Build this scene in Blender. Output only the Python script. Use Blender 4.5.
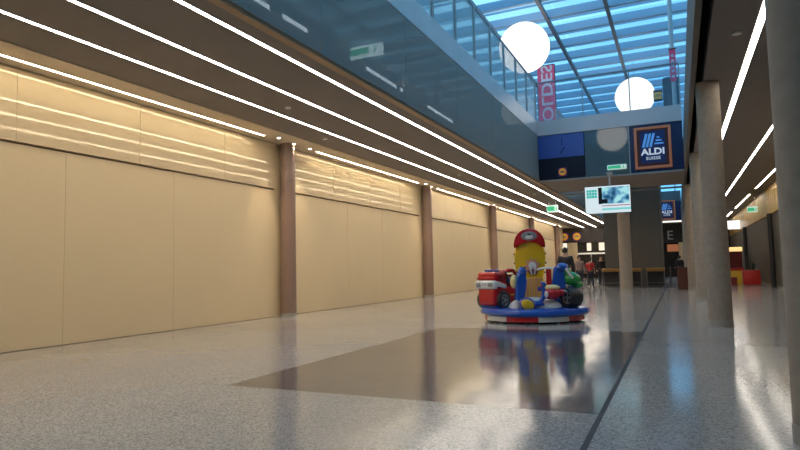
import bpy, bmesh, math, random
import numpy as np
from mathutils import Vector, Matrix, Euler
random.seed(7)
S = bpy.context.scene
COL = S.collection
PI = math.pi
for o in list(bpy.data.objects): bpy.data.objects.remove(o)

# ------------------------------------------------------------ camera
EYE = 1.25
F = 600.0
def cam_axes(vp=(679, 263), roll=1.2):
    r = math.radians(roll)
    d = np.array([vp[0]-400, vp[1]-225, F], float); Y = d/np.linalg.norm(d)
    a, b = -math.sin(r), math.cos(r)
    c = -(a*d[0]-b*d[1])/F
    Z = np.array([a, -b, c]); Z /= np.linalg.norm(Z)
    X = np.cross(Y, Z)
    return np.array([X, Y, Z])
RC = cam_axes()
cd = bpy.data.cameras.new('camera'); cam = bpy.data.objects.new('camera', cd); COL.objects.link(cam)
cd.sensor_width = 36; cd.lens = 36*F/800; cd.clip_start = 0.05; cd.clip_end = 500
cam.matrix_world = Matrix(((RC[0][0], -RC[0][1], -RC[0][2], 0), (RC[1][0], -RC[1][1], -RC[1][2], 0),
                           (RC[2][0], -RC[2][1], -RC[2][2], EYE), (0, 0, 0, 1)))
S.camera = cam

# ------------------------------------------------------------ sky and exposure
W = bpy.data.worlds.new('sky'); S.world = W; W.use_nodes = True
wn = W.node_tree; wn.nodes.clear()
wo = wn.nodes.new('ShaderNodeOutputWorld'); wb = wn.nodes.new('ShaderNodeBackground')
tc = wn.nodes.new('ShaderNodeTexCoord'); nz = wn.nodes.new('ShaderNodeTexNoise'); rp = wn.nodes.new('ShaderNodeValToRGB')
nz.inputs['Scale'].default_value = 2.2; nz.inputs['Detail'].default_value = 4
rp.color_ramp.elements[0].position = 0.38; rp.color_ramp.elements[0].color = (0.10, 0.37, 0.66, 1)
rp.color_ramp.elements[1].position = 0.66; rp.color_ramp.elements[1].color = (0.27, 0.60, 0.84, 1)
wb.inputs['Strength'].default_value = 0.95
wn.links.new(tc.outputs['Generated'], nz.inputs['Vector']); wn.links.new(nz.outputs['Fac'], rp.inputs['Fac'])
wn.links.new(rp.outputs['Color'], wb.inputs['Color']); wn.links.new(wb.outputs[0], wo.inputs[0])
S.view_settings.view_transform = 'Standard'; S.view_settings.look = 'None'
S.view_settings.gamma = 1; S.view_settings.use_curve_mapping = False
S.view_settings.exposure = 1.15

STRIP = 15.0     # strength of the ceiling strips
GLOBE = 0.85
WARM = (1.0, 0.86, 0.68)

# ------------------------------------------------------------ materials
MATS = {}
def mat(name, col, rough=0.6, metal=0.0, spec=0.5, coat=0.0, emit=None, estr=0.0, bump=None, vary=None, coat_rough=0.05):
    if name in MATS: return MATS[name]
    m = bpy.data.materials.new(name); m.use_nodes = True; MATS[name] = m
    nt = m.node_tree; b = nt.nodes['Principled BSDF']
    b.inputs['Base Color'].default_value = (*col, 1); b.inputs['Roughness'].default_value = rough
    b.inputs['Metallic'].default_value = metal; b.inputs['Specular IOR Level'].default_value = spec
    b.inputs['Coat Weight'].default_value = coat; b.inputs['Coat Roughness'].default_value = coat_rough
    if emit is not None:
        b.inputs['Emission Color'].default_value = (*emit, 1); b.inputs['Emission Strength'].default_value = estr
    if vary or bump:
        t = nt.nodes.new('ShaderNodeTexCoord'); n = nt.nodes.new('ShaderNodeTexNoise')
        n.inputs['Scale'].default_value = (vary or bump)[0]; n.inputs['Detail'].default_value = 5
        nt.links.new(t.outputs['Object'], n.inputs['Vector'])
        if vary:
            mx = nt.nodes.new('ShaderNodeMix'); mx.data_type = 'RGBA'
            a = vary[1]
            mx.inputs[6].default_value = (*[c*(1-a) for c in col], 1); mx.inputs[7].default_value = (*[min(1, c*(1+a)) for c in col], 1)
            nt.links.new(n.outputs['Fac'], mx.inputs[0]); nt.links.new(mx.outputs[2], b.inputs['Base Color'])
        if bump:
            bp = nt.nodes.new('ShaderNodeBump'); bp.inputs['Strength'].default_value = bump[1]; bp.inputs['Distance'].default_value = 0.01
            nt.links.new(n.outputs['Fac'], bp.inputs['Height']); nt.links.new(bp.outputs[0], b.inputs['Normal'])
    return m
def lamp_mat(name, col, strength):
    m = bpy.data.materials.new(name); m.use_nodes = True; MATS[name] = m
    nt = m.node_tree; nt.nodes.clear(); o = nt.nodes.new('ShaderNodeOutputMaterial'); e = nt.nodes.new('ShaderNodeEmission')
    e.inputs[0].default_value = (*col, 1); e.inputs[1].default_value = strength; nt.links.new(e.outputs[0], o.inputs[0])
    return m
def glass_mat(name, tint, refl, rough=0.02, diffuse=0.0, dcol=(0.7, 0.75, 0.8), graze=0.35, milky=False):
    """thin pane: transparent, with a clear reflection and a trace of dirt"""
    m = bpy.data.materials.new(name); m.use_nodes = True; MATS[name] = m
    nt = m.node_tree; nt.nodes.clear(); o = nt.nodes.new('ShaderNodeOutputMaterial')
    t = nt.nodes.new('ShaderNodeBsdfTransparent'); t.inputs[0].default_value = (*tint, 1)
    g = nt.nodes.new('ShaderNodeBsdfGlossy'); g.inputs['Roughness'].default_value = rough
    d = nt.nodes.new('ShaderNodeBsdfTranslucent' if milky else 'ShaderNodeBsdfDiffuse'); d.inputs[0].default_value = (*dcol, 1)
    a = nt.nodes.new('ShaderNodeMixShader'); a.inputs[0].default_value = diffuse
    b = nt.nodes.new('ShaderNodeMixShader')
    lw = nt.nodes.new('ShaderNodeLayerWeight'); lw.inputs[0].default_value = 0.35
    mm = nt.nodes.new('ShaderNodeMath'); mm.operation = 'MULTIPLY_ADD'; mm.inputs[1].default_value = graze; mm.inputs[2].default_value = refl
    nt.links.new(lw.outputs['Fresnel'], mm.inputs[0]); nt.links.new(mm.outputs[0], b.inputs[0])
    nt.links.new(t.outputs[0], a.inputs[1]); nt.links.new(d.outputs[0], a.inputs[2])
    nt.links.new(a.outputs[0], b.inputs[1]); nt.links.new(g.outputs[0], b.inputs[2]); nt.links.new(b.outputs[0], o.inputs[0])
    return m
def terrazzo(name, ca, cb, cc, rough, spec=0.5, sc=55):
    m = bpy.data.materials.new(name); m.use_nodes = True; MATS[name] = m
    nt = m.node_tree; b = nt.nodes['Principled BSDF']; L = nt.links.new
    t = nt.nodes.new('ShaderNodeTexCoord')
    v = nt.nodes.new('ShaderNodeTexVoronoi'); v.inputs['Scale'].default_value = sc
    sp = nt.nodes.new('ShaderNodeSeparateColor'); r = nt.nodes.new('ShaderNodeValToRGB')
    r.color_ramp.interpolation = 'CONSTANT'
    e = r.color_ramp.elements; e[0].color = (*cb, 1); e[0].position = 0; e[1].color = (*ca, 1); e[1].position = 0.22
    x = e.new(0.8); x.color = (*cc, 1)
    n = nt.nodes.new('ShaderNodeTexNoise'); n.inputs['Scale'].default_value = 0.5; n.inputs['Detail'].default_value = 4
    mx = nt.nodes.new('ShaderNodeMix'); mx.data_type = 'RGBA'; mx.blend_type = 'MULTIPLY'; mx.inputs[0].default_value = 1
    rr = nt.nodes.new('ShaderNodeMapRange'); rr.inputs[3].default_value = 0.82; rr.inputs[4].default_value = 1.12
    L(t.outputs['Object'], v.inputs['Vector']); L(v.outputs['Color'], sp.inputs[0]); L(sp.outputs[0], r.inputs[0])
    L(t.outputs['Object'], n.inputs['Vector']); L(n.outputs['Fac'], rr.inputs[0]); L(r.outputs[0], mx.inputs[6]); L(rr.outputs[0], mx.inputs[7])
    L(mx.outputs[2], b.inputs['Base Color'])
    n2 = nt.nodes.new('ShaderNodeTexNoise'); n2.inputs['Scale'].default_value = 1.3; n2.inputs['Detail'].default_value = 6
    r2 = nt.nodes.new('ShaderNodeMapRange'); r2.inputs[3].default_value = rough*0.75; r2.inputs[4].default_value = rough*1.3
    L(t.outputs['Object'], n2.inputs['Vector']); L(n2.outputs['Fac'], r2.inputs[0]); L(r2.outputs[0], b.inputs['Roughness'])
    b.inputs['Specular IOR Level'].default_value = spec
    n3 = nt.nodes.new('ShaderNodeTexNoise'); n3.inputs['Scale'].default_value = 1.9; n3.inputs['Detail'].default_value = 1.5
    bp = nt.nodes.new('ShaderNodeBump'); bp.inputs['Strength'].default_value = 0.16; bp.inputs['Distance'].default_value = 0.02
    L(t.outputs['Object'], n3.inputs['Vector']); L(n3.outputs['Fac'], bp.inputs['Height']); L(bp.outputs[0], b.inputs['Normal'])
    return m

M_floor = terrazzo('terrazzo_light', (0.355, 0.335, 0.32), (0.23, 0.217, 0.208), (0.46, 0.435, 0.415), 0.13, 0.5, 75)
M_inlay = terrazzo('terrazzo_dark', (0.10, 0.10, 0.112), (0.08, 0.08, 0.09), (0.12, 0.12, 0.13), 0.11, 0.6, 80)
M_joint = mat('floor_joint', (0.035, 0.035, 0.04), 0.6, spec=0.2)
M_cream = mat('cream_panel', (0.71, 0.575, 0.36), 0.55, vary=(0.8, 0.04))
M_gloss = mat('cream_gloss_panel', (0.71, 0.575, 0.36), 0.5)
_nt = M_gloss.node_tree; _g = _nt.nodes.new('ShaderNodeBsdfGlossy'); _g.inputs['Roughness'].default_value = 0.05; _g.inputs[0].default_value = (0.7, 0.62, 0.48, 1)
_m = _nt.nodes.new('ShaderNodeMixShader'); _m.inputs[0].default_value = 0.10
_nt.links.new(_nt.nodes['Principled BSDF'].outputs[0], _m.inputs[1]); _nt.links.new(_g.outputs[0], _m.inputs[2]); _nt.links.new(_m.outputs[0], _nt.nodes['Material Output'].inputs[0])
M_soffit = mat('cream_soffit', (0.78, 0.65, 0.48), 0.7)
M_dark_ceil = mat('dark_ceiling', (0.25, 0.215, 0.19), 0.75, vary=(1.5, 0.08))
M_gap = mat('panel_joint', (0.30, 0.22, 0.13), 0.8)
M_tan = mat('tan_edge', (0.42, 0.28, 0.16), 0.5)
M_col_left = mat('bronze_column', (0.27, 0.18, 0.14), 0.32, coat=0.2, vary=(3, 0.06))
M_conc = mat('concrete', (0.33, 0.28, 0.23), 0.8, vary=(9, 0.22), bump=(60, 0.25))
M_steel = mat('brushed_steel', (0.55, 0.54, 0.52), 0.3, metal=0.9)
M_fascia = mat('metal_fascia', (0.88, 0.74, 0.70), 0.25, metal=0.2, vary=(1.2, 0.12))
M_rail = mat('rail_metal', (0.35, 0.37, 0.40), 0.3, metal=0.8)
M_post = mat('post_metal', (0.55, 0.50, 0.48), 0.5)
M_roof = mat('roof_beam', (0.42, 0.55, 0.70), 0.5)
M_roof2 = mat('roof_girder', (0.20, 0.20, 0.22), 0.55)
M_clad = glass_mat('cladding_glass', (0.62, 0.66, 0.68), 0.03, 0.03, 0.6, (0.66, 0.62, 0.56), 0.05)
M_bal = glass_mat('balustrade_glass', (0.92, 0.93, 0.94), 0.03, 0.02, 0.45, (1.0, 0.97, 0.93), 0.10, True)
M_balb = glass_mat('bridge_glass', (0.90, 0.94, 0.97), 0.05, 0.02, 0.06)
M_sky = glass_mat('skylight_glass', (0.90, 0.95, 0.97), 0.03, 0.02, 0.03, (0.7, 0.75, 0.8), 0.06)
M_room = mat('upstairs_wall', (0.30, 0.36, 0.40), 0.7)
M_grey_glass = mat('grey_mirror_glass', (0.13, 0.17, 0.18), 0.04, spec=1.0, coat=0.3, coat_rough=0.02)
M_navy = mat('navy_panel', (0.012, 0.022, 0.10), 0.25, spec=0.7)
M_navy_dark = mat('dark_navy_panel', (0.010, 0.013, 0.030), 0.25)
M_blue_panel = mat('blue_panel', (0.075, 0.14, 0.50), 0.2, spec=0.8)
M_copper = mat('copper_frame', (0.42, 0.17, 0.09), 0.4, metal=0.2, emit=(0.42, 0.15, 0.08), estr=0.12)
M_copper_dark = mat('dark_copper_frame', (0.13, 0.035, 0.03), 0.4)
M_logo_blue = mat('logo_blue', (0.10, 0.32, 0.75), 0.4, emit=(0.10, 0.33, 0.75), estr=0.22)
M_logo_white = mat('logo_white', (0.8, 0.82, 0.88), 0.4, emit=(0.75, 0.8, 0.9), estr=0.2)
M_logo_navy = mat('logo_navy', (0.008, 0.018, 0.09), 0.35, emit=(0.01, 0.02, 0.10), estr=0.15)
M_white = mat('white_plastic', (0.75, 0.75, 0.75), 0.4)
M_black = mat('black_plastic', (0.015, 0.015, 0.017), 0.5)
M_strip = lamp_mat('strip_light', (1.0, 0.88, 0.74), STRIP)
M_strip_cool = lamp_mat('strip_light_right', (1.0, 0.91, 0.78), 9.0)
M_globe = lamp_mat('globe_light', (1.0, 0.97, 0.90), GLOBE)
M_spot = lamp_mat('downlight_lens', (1.0, 0.85, 0.65), 18.0)
M_shoplight = lamp_mat('shop_light', (1.0, 0.86, 0.66), 0.5)

# ------------------------------------------------------------ mesh helpers
class MB:
    def __init__(s): s.bm = bmesh.new(); s.mats = []; s.xf = Matrix()
    def mi(s, m):
        if m not in s.mats: s.mats.append(m)
        return s.mats.index(m)
    def _fin(s, faces, m, smooth=False):
        i = s.mi(m)
        for f in faces: f.material_index = i; f.smooth = smooth
    def box(s, x0, x1, y0, y1, z0, z1, m, bevel=0, rot=None, seg=2):
        r = bmesh.ops.create_cube(s.bm, size=1.0)
        c = Vector(((x0+x1)/2, (y0+y1)/2, (z0+z1)/2))
        for v in r['verts']: v.co = Vector((v.co.x*(x1-x0), v.co.y*(y1-y0), v.co.z*(z1-z0)))
        faces = set(f for v in r['verts'] for f in v.link_faces)
        vs = list(r['verts'])
        if bevel:
            ed = list(set(e for f in faces for e in f.edges))
            rb = bmesh.ops.bevel(s.bm, geom=ed, offset=bevel, segments=seg, affect='EDGES', profile=0.5)
            faces = set(rb['faces']) | set(f for f in faces if f.is_valid)
            vs = list(set(v for f in faces for v in f.verts))
            faces = set(f for v in vs for f in v.link_faces)
        M = Matrix.Translation(c) @ (rot.to_matrix().to_4x4() if rot else Matrix())
        M = s.xf @ M
        for v in vs: v.co = M @ v.co
        s._fin(faces, m, bool(bevel))
        return s
    def cyl(s, p0, p1, r, m, r2=None, seg=20, caps=True, smooth=True):
        p0 = Vector(p0); p1 = Vector(p1); d = p1-p0
        rr = bmesh.ops.create_cone(s.bm, cap_ends=caps, segments=seg, radius1=r, radius2=r if r2 is None else r2, depth=d.length)
        q = d.to_track_quat('Z', 'Y').to_matrix().to_4x4()
        M = s.xf @ Matrix.Translation((p0+p1)/2) @ q
        fs = set(f for v in rr['verts'] for f in v.link_faces)
        for v in rr['verts']: v.co = M @ v.co
        s._fin(fs, m, smooth)
        for f in fs:
            if len(f.verts) > 4: f.smooth = False
        return s
    def ball(s, c, r, m, sc=(1, 1, 1), seg=20, rot=None, cut=None):
        rr = bmesh.ops.create_uvsphere(s.bm, u_segments=seg, v_segments=max(8, seg*2//3), radius=r)
        M = s.xf @ Matrix.Translation(c) @ (rot.to_matrix().to_4x4() if rot else Matrix()) @ Matrix.Diagonal((*sc, 1))
        fs = set(f for v in rr['verts'] for f in v.link_faces)
        for v in rr['verts']:
            if cut is not None and v.co.z < cut*r: v.co.z = cut*r
            v.co = M @ v.co
        s._fin(fs, m, True); return s
    def tube(s, pts, r, m, seg=10):
        for a, b in zip(pts, pts[1:]): s.cyl(a, b, r, m, seg=seg)
        for p in pts[1:-1]: s.ball(p, r, m, seg=10)
        return s
    def torus(s, c, R, r, m, axis=(0, 1, 0), seg=28, ms=10, sq=1.0):
        q = Vector(axis).to_track_quat('Z', 'Y').to_matrix().to_4x4(); M = s.xf @ Matrix.Translation(c) @ q
        ring = []
        for i in range(seg):
            a = 2*PI*i/seg; row = []
            for j in range(ms):
                b = 2*PI*j/ms; rad = R+r*math.cos(b)
                row.append(s.bm.verts.new(M @ Vector((rad*math.cos(a), rad*math.sin(a), r*sq*math.sin(b)))))
            ring.append(row)
        fs = []
        for i in range(seg):
            for j in range(ms):
                fs.append(s.bm.faces.new((ring[i][j], ring[(i+1) % seg][j], ring[(i+1) % seg][(j+1) % ms], ring[i][(j+1) % ms])))
        s._fin(fs, m, True); return s
    def prism(s, prof, y0, y1, m, bevel=0, smooth=False):
        """profile of (x,z) points extruded along y"""
        a = [s.bm.verts.new((x, y0, z)) for x, z in prof]; b = [s.bm.verts.new((x, y1, z)) for x, z in prof]
        n = len(prof); fs = [s.bm.faces.new(a), s.bm.faces.new(b[::-1])]
        for i in range(n): fs.append(s.bm.faces.new((a[i], b[i], b[(i+1) % n], a[(i+1) % n])))
        if bevel:
            ed = list(set(e for f in fs[:2] for e in f.edges))
            rb = bmesh.ops.bevel(s.bm, geom=ed, offset=bevel, segments=3, affect='EDGES', profile=0.5)
            vs = set(v for f in rb['faces'] for v in f.verts) | set(v for f in fs if f.is_valid for v in f.verts)
            fs = list(set(f for v in vs for f in v.link_faces)); smooth = True
        vs = set(v for f in fs for v in f.verts)
        for v in vs: v.co = s.xf @ v.co
        s._fin(fs, m, smooth); return s
    def lathe(s, prof, c, m, seg=40, colorf=None):
        rows = []
        for r, z in prof:
            rows.append([s.bm.verts.new(s.xf @ (Vector(c)+Vector((r*math.cos(2*PI*i/seg), r*math.sin(2*PI*i/seg), z)))) for i in range(seg)])
        for k in range(len(rows)-1):
            for i in range(seg):
                f = s.bm.faces.new((rows[k][i], rows[k][(i+1) % seg], rows[k+1][(i+1) % seg], rows[k+1][i]))
                f.material_index = s.mi(colorf(i) if colorf else m); f.smooth = True
        return s
    def build(s, name, parent=None, sharp=40):
        bmesh.ops.recalc_face_normals(s.bm, faces=s.bm.faces)
        me = bpy.data.meshes.new(name); s.bm.to_mesh(me); s.bm.free()
        for m in s.mats: me.materials.append(m)
        if sharp: me.set_sharp_from_angle(angle=math.radians(sharp))
        o = bpy.data.objects.new(name, me); COL.objects.link(o)
        if parent: o.parent = parent
        return o
def tag(o, label=None, cat=None, group=None, kind=None):
    if label: o['label'] = label
    if cat: o['category'] = cat
    if group: o['group'] = group
    if kind: o['kind'] = kind
    return o
def empty(name, loc, label, cat, group=None, rz=0):
    o = bpy.data.objects.new(name, None); COL.objects.link(o); o.location = loc; o.rotation_euler = (0, 0, rz)
    return tag(o, label, cat, group)
def struct(name, mb, label=None):
    o = mb.build(name); o['kind'] = 'structure'
    if label: o['label'] = label
    o['category'] = name.split('_')[0]
    return o
def bx(name, x0, x1, y0, y1, z0, z1, m, parent=None, bevel=0):
    b = MB(); b.box(x0, x1, y0, y1, z0, z1, m, bevel); return b.build(name, parent)
def text_mesh(name, txt, size, m, parent, M, depth=0.006, bold=0.0, sx=1.0, space=1.0):
    c = bpy.data.curves.new(name, 'FONT'); c.body = txt; c.size = size; c.extrude = depth; c.offset = bold
    c.align_x = 'CENTER'; c.align_y = 'CENTER'; c.resolution_u = 3; c.space_character = space
    t = bpy.data.objects.new('tmp', c); COL.objects.link(t)
    bpy.context.view_layer.update()
    me = bpy.data.meshes.new_from_object(t.evaluated_get(bpy.context.evaluated_depsgraph_get()))
    bpy.data.objects.remove(t)
    me.transform(M @ Matrix.Diagonal((sx, 1, 1, 1))); me.materials.clear(); me.materials.append(m)
    o = bpy.data.objects.new(name, me); COL.objects.link(o); o.parent = parent
    return o
def facing(x, y, z):   # text plane upright, read from -y
    return Matrix.Translation((x, y, z)) @ Matrix.Rotation(PI/2, 4, 'X')
def copy_tree(o, parent=None):
    c = o.copy(); COL.objects.link(c); c.parent = parent
    for ch in list(o.children): copy_tree(ch, c)
    return c

# ------------------------------------------------------------ dimensions
XW = -10.25; XE = -5.3; XR0 = 0.42; XRW = 4.2; ZC = 4.85
Y0 = -9.0; YF = 60.0; YB = 25.8; YB2 = 30.5; YA2 = 57.0
COLS_L = [14.0, 24.4, 34.8, 45.2, 55.6]
BAY = 10.4

# ------------------------------------------------------------ floor
b = MB()
xs = [XW-0.3, -4.62, -0.675, -0.63, XRW+0.4]; ys = [Y0, 5.33, 11.95, YF+3]
for i in range(4):
    for j in range(3):
        if i == 2: m = M_joint
        elif i == 1 and j == 1: m = M_inlay
        else: m = M_floor
        b.box(xs[i], xs[i+1], ys[j], ys[j+1], -0.2, 0, m)
bmesh.ops.remove_doubles(b.bm, verts=b.bm.verts, dist=0.0005)
struct('floor', b, 'polished grey terrazzo floor with a dark inlaid rectangle')

# ------------------------------------------------------------ left wall with cream panels
b = MB()
b.box(XW-0.3, XW, Y0, YF, 0, ZC, M_gap)
edges = [c+BAY*0 for c in COLS_L]
bounds = [14.0-2*BAY, 14.0-BAY]+COLS_L
for k in range(len(bounds)):
    y0 = bounds[k]; y1 = bounds[k+1] if k+1 < len(bounds) else YF
    a = y0+0.32; e = y1-0.32
    if y1 == YF: e = YF
    a = max(a, Y0)
    ls = [a]+[y0+q for q in (3.78, 6.40) if a+1 < y0+q < e-1]+[e]
    for q in range(len(ls)-1):                           # lower matt hoarding
        b.box(XW, XW+0.06, ls[q]+0.003, ls[q+1]-0.003, 0.01, 3.52, M_cream)
    us = [a]+[y0+q for q in (2.83, 5.43, 8.03) if a+1 < y0+q < e-1]+[e]
    for q in range(len(us)-1):                           # upper glossy band
        b.box(XW, XW+0.09, us[q]+0.004, us[q+1]-0.004, 3.56, 4.83, M_gloss)
    if y0 > Y0:                                          # pilaster strips behind the column
        b.box(XW, XW+0.05, y0-0.31, y0+0.31, 0, ZC, M_cream)
struct('wall_left', b, 'cream shop hoarding panels with a glossy upper band')

# ------------------------------------------------------------ ceilings
b = MB()
b.box(-9.2, -5.45, Y0, YF, ZC, ZC+0.25, M_dark_ceil)
b.box(XW-0.3, -9.2, Y0, YF, ZC+0.0, ZC+0.25, M_soffit)
b.box(-5.45, XE, Y0, YF, ZC-0.03, ZC+0.25, M_tan)
b.box(-9.22, -9.17, Y0, YF, ZC-0.02, ZC, M_soffit)
struct('ceiling_left', b, 'dark brown ceiling over the left aisle with a cream soffit')
b = MB()
b.box(0.62, XRW+0.4, Y0, YF, ZC, ZC+0.25, M_dark_ceil)
b.box(0.38, 0.47, Y0, YF, ZC-0.02, 6.1, mat('brown_edge', (0.15, 0.125, 0.095), 0.6))
b.box(0.62, 0.66, Y0, YF, ZC+0.25, 6.1, mat('slot_dark', (0.02, 0.03, 0.05), 0.3)); b.box(0.47, 0.66, Y0, YF, 6.1, 6.2, MATS['slot_dark'])
struct('ceiling_right', b, 'dark ceiling over the right aisle with an open slot at its edge')

# ------------------------------------------------------------ upper floor behind the glass, left
b = MB()
b.box(XW-0.3, XE-0.1, Y0, YF, 7.2, 7.46, M_room)               # slab
b.box(-7.85, -7.6, Y0, YF, ZC+0.25, 7.2, M_room)
struct('wall_upper_left', b, 'grey wall and slab of the floor above, behind the glass')
b = MB(); b.box(-12.3, -12.0, Y0, YF, 7.46, 13.2, M_room); b.box(4.6, 4.9, Y0, YF, 4.85, 13.2, M_room)
b.box(-12.3, XW-0.3, Y0, YF, 7.2, 7.46, M_room)
struct('wall_upper_right', b)
b = MB(); b.box(-12.3, 4.9, Y0-0.3, Y0, 0, 13.2, M_room)
struct('wall_back', b)

# glass cladding, one pane per 2.2 m, and the metal band
def cladding(name, label, x, sgn, y0, y1):
    e = empty(name, (x+0.014, y0, 4.88), label, 'glass screen')
    n = int(round((y1-y0)/3.4)); w = (y1-y0)/n
    b = MB()
    for k in range(n): b.box(-0.012, 0.012, k*w+0.006, (k+1)*w-0.006, 0.0, 1.96, M_clad)
    b.build('glass_pane', e)
    return e
cladding('glass_screen', 'grey tinted glass screen above the left aisle, running from near camera to the bridge', XE, 1, Y0+0.1, YB-0.05)
cladding('glass_screen', 'grey tinted glass screen above the left aisle, beyond the bridge', XE, 1, YB2+0.05, YA2)
b = MB()
b.box(XE-0.12, XE+0.03, Y0, YB, 6.86, 7.48, M_fascia); b.box(XE-0.12, XE+0.03, YB2, YA2, 6.86, 7.48, M_fascia)
struct('trim_1', b, 'brushed metal band along the left upper floor edge')

def balustrade(label, p0, p1, zb, zt, pitch, glass, post_w=0.05, pw=0.03):
    p0 = Vector(p0); p1 = Vector(p1); d = (p1-p0); L = d.length
    e = empty('balustrade', (p0.x, p0.y, zb), label, 'balustrade', rz=math.atan2(d.y, d.x))
    n = int(round(L/pitch)); w = L/n
    b = MB()
    for k in range(n): b.box(k*w+0.02, (k+1)*w-0.02, -0.008, 0.008, 0.03, zt-zb-0.08, glass)
    b.build('glass_pane', e)
    bx('handrail', 0, L, -0.03, 0.03, zt-zb-0.06, zt-zb, M_rail, e, 0.012)
    for k in range(n+1):
        bx('post', k*w-post_w/2, k*w+post_w/2, -pw, pw, 0, zt-zb-0.06, M_post, e)
    return e
balustrade('glass balustrade with grey posts above the left metal band, before the bridge', (XE, Y0+0.2, 0), (XE, YB-0.1, 0), 7.48, 9.22, 1.72, M_bal, 0.14, 0.03)
balustrade('glass balustrade above the left metal band, beyond the bridge', (XE, YB2+0.1, 0), (XE, YA2, 0), 7.48, 9.22, 1.72, M_bal, 0.14, 0.03)

# ------------------------------------------------------------ skylight
b = MB(); ZR = 13.3
y = Y0+0.15
while y < YF+1:
    b.box(-12.3, 4.9, y-0.10, y+0.10, ZR-0.04, ZR+0.36, M_roof)
    b.box(-12.3, 4.9, y+1.02, y+1.06, ZR+0.24, ZR+0.34, M_roof)
    y += 2.1
for x in (-10.7, -7.95, -5.2, -2.45, 3.05):
    b.box(x-0.08, x+0.08, Y0, YF+1, ZR-0.22, ZR-0.04, M_roof2)
struct('ceiling_skylight_frame', b, 'blue grey steel beams of the glass roof')
b = MB()
for i in range(7):
    x0 = -12.3+i*2.46
    for j in range(20):
        b.box(x0+0.02, x0+2.44, Y0+j*3.6+0.14, Y0+j*3.6+3.46, ZR+0.38, ZR+0.40, M_sky)
struct('window_1', b, 'glass roof panes')
b = MB()
for x in range(-12, 5, 2): b.box(x-0.05, x+0.05, YF+0.9, YF+1.0, 7.4, 13.2, M_roof)
for z in (8.6, 10.0, 11.6, 13.1): b.box(-12.3, 4.9, YF+0.9, YF+1.0, z-0.05, z+0.05, M_roof)
struct('window_2', b, 'glazed gable frame at the far end of the roof')

# ------------------------------------------------------------ bridge
b = MB()
b.box(XE, 0.38, YB+0.03, YB2, 4.88, 4.98, M_dark_ceil)
b.box(XE, 0.38, YB+0.03, YB2, 7.2, 7.46, M_dark_ceil)
b.box(XE, 0.38, YB+0.10, YB+0.16, 4.98, 7.2, M_navy_dark)
b.box(XE, 0.38, YB2-0.06, YB2, 4.98, 7.2, M_room)
b.box(XE, 0.38, YB-0.04, YB+0.03, 4.84, 4.90, M_steel)
b.box(XE, 0.38, YB2-0.03, YB2+0.05, 4.72, 4.80, M_steel)
b.box(XE, 0.38, YB-0.06, YB+0.03, 6.84, 7.48, M_fascia)
b.box(XE, 0.38, YB2-0.03, YB2+0.06, 6.84, 7.48, M_fascia)
b.box(-1.62, -1.58, YB-0.03, YB+0.03, 4.90, 6.84, M_steel)
struct('ceiling_bridge', b, 'footbridge deck crossing the hall with a metal band')
fac = empty('bridge_facade', (0, 0, 0), 'front panels of the near footbridge, blue, grey glass and navy side by side', 'facade')
bx_ = lambda n, x0, x1, z0, z1, m, d=0.05, y=YB: bx(n, x0, x1, y-0.02, y+d, z0, z1, m, fac)
o = bx_('blue_panel', -5.27, -3.37, 5.83, 6.83, M_blue_panel)
tag(o, 'plain blue panel')
bb = MB(); bb.box(-4.28, -4.25, YB-0.03, YB-0.02, 6.35, 6.62, M_navy_dark)
bb.box(-4.27, -4.23, YB-0.03, YB-0.02, 5.98, 6.28, M_navy_dark, rot=Euler((0, 0.6, 0)))
bb.build('dark_marks', o)
o = bx_('navy_sign_panel', -5.27, -3.37, 4.92, 5.82, M_navy_dark)
tag(o, 'dark navy panel with small round yellow logo')
def round_logo(parent, x, y, z, s):
    r = MB(); r.box(x-s*0.9, x+s*0.9, y-0.012, y, z-s*0.9, z+s*0.9, mat('sign_blue', (0.02, 0.04, 0.25), 0.4))
    r.build('logo_backing', parent)
    r = MB(); r.cyl((x, y-0.012, z), (x, y-0.022, z), s*0.82, mat('sign_red', (0.55, 0.03, 0.02), 0.4, emit=(0.6, 0.03, 0.02), estr=0.25), seg=32); r.build('logo_ring', parent)
    r = MB(); r.cyl((x, y-0.022, z), (x, y-0.03, z), s*0.72, mat('sign_yellow', (0.75, 0.50, 0.04), 0.4, emit=(0.8, 0.5, 0.04), estr=0.1), seg=32); r.build('logo_disc', parent)
    text_mesh('logo_letters', 'LIDL', s*0.52, mat('sign_letter_blue', (0.02, 0.04, 0.3), 0.5), parent, facing(x, y-0.032, z), 0.002, 0.008)
round_logo(o, -4.28, YB-0.02, 5.20, 0.20)
o = bx_('grey_glass_panel', -3.34, -1.63, 4.92, 6.83, M_grey_glass)
tag(o, 'grey mirror like glass panel')
o = bx_('navy_panel', -1.57, 0.38, 4.92, 6.83, M_navy)
tag(o, 'plain navy panel')

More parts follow.
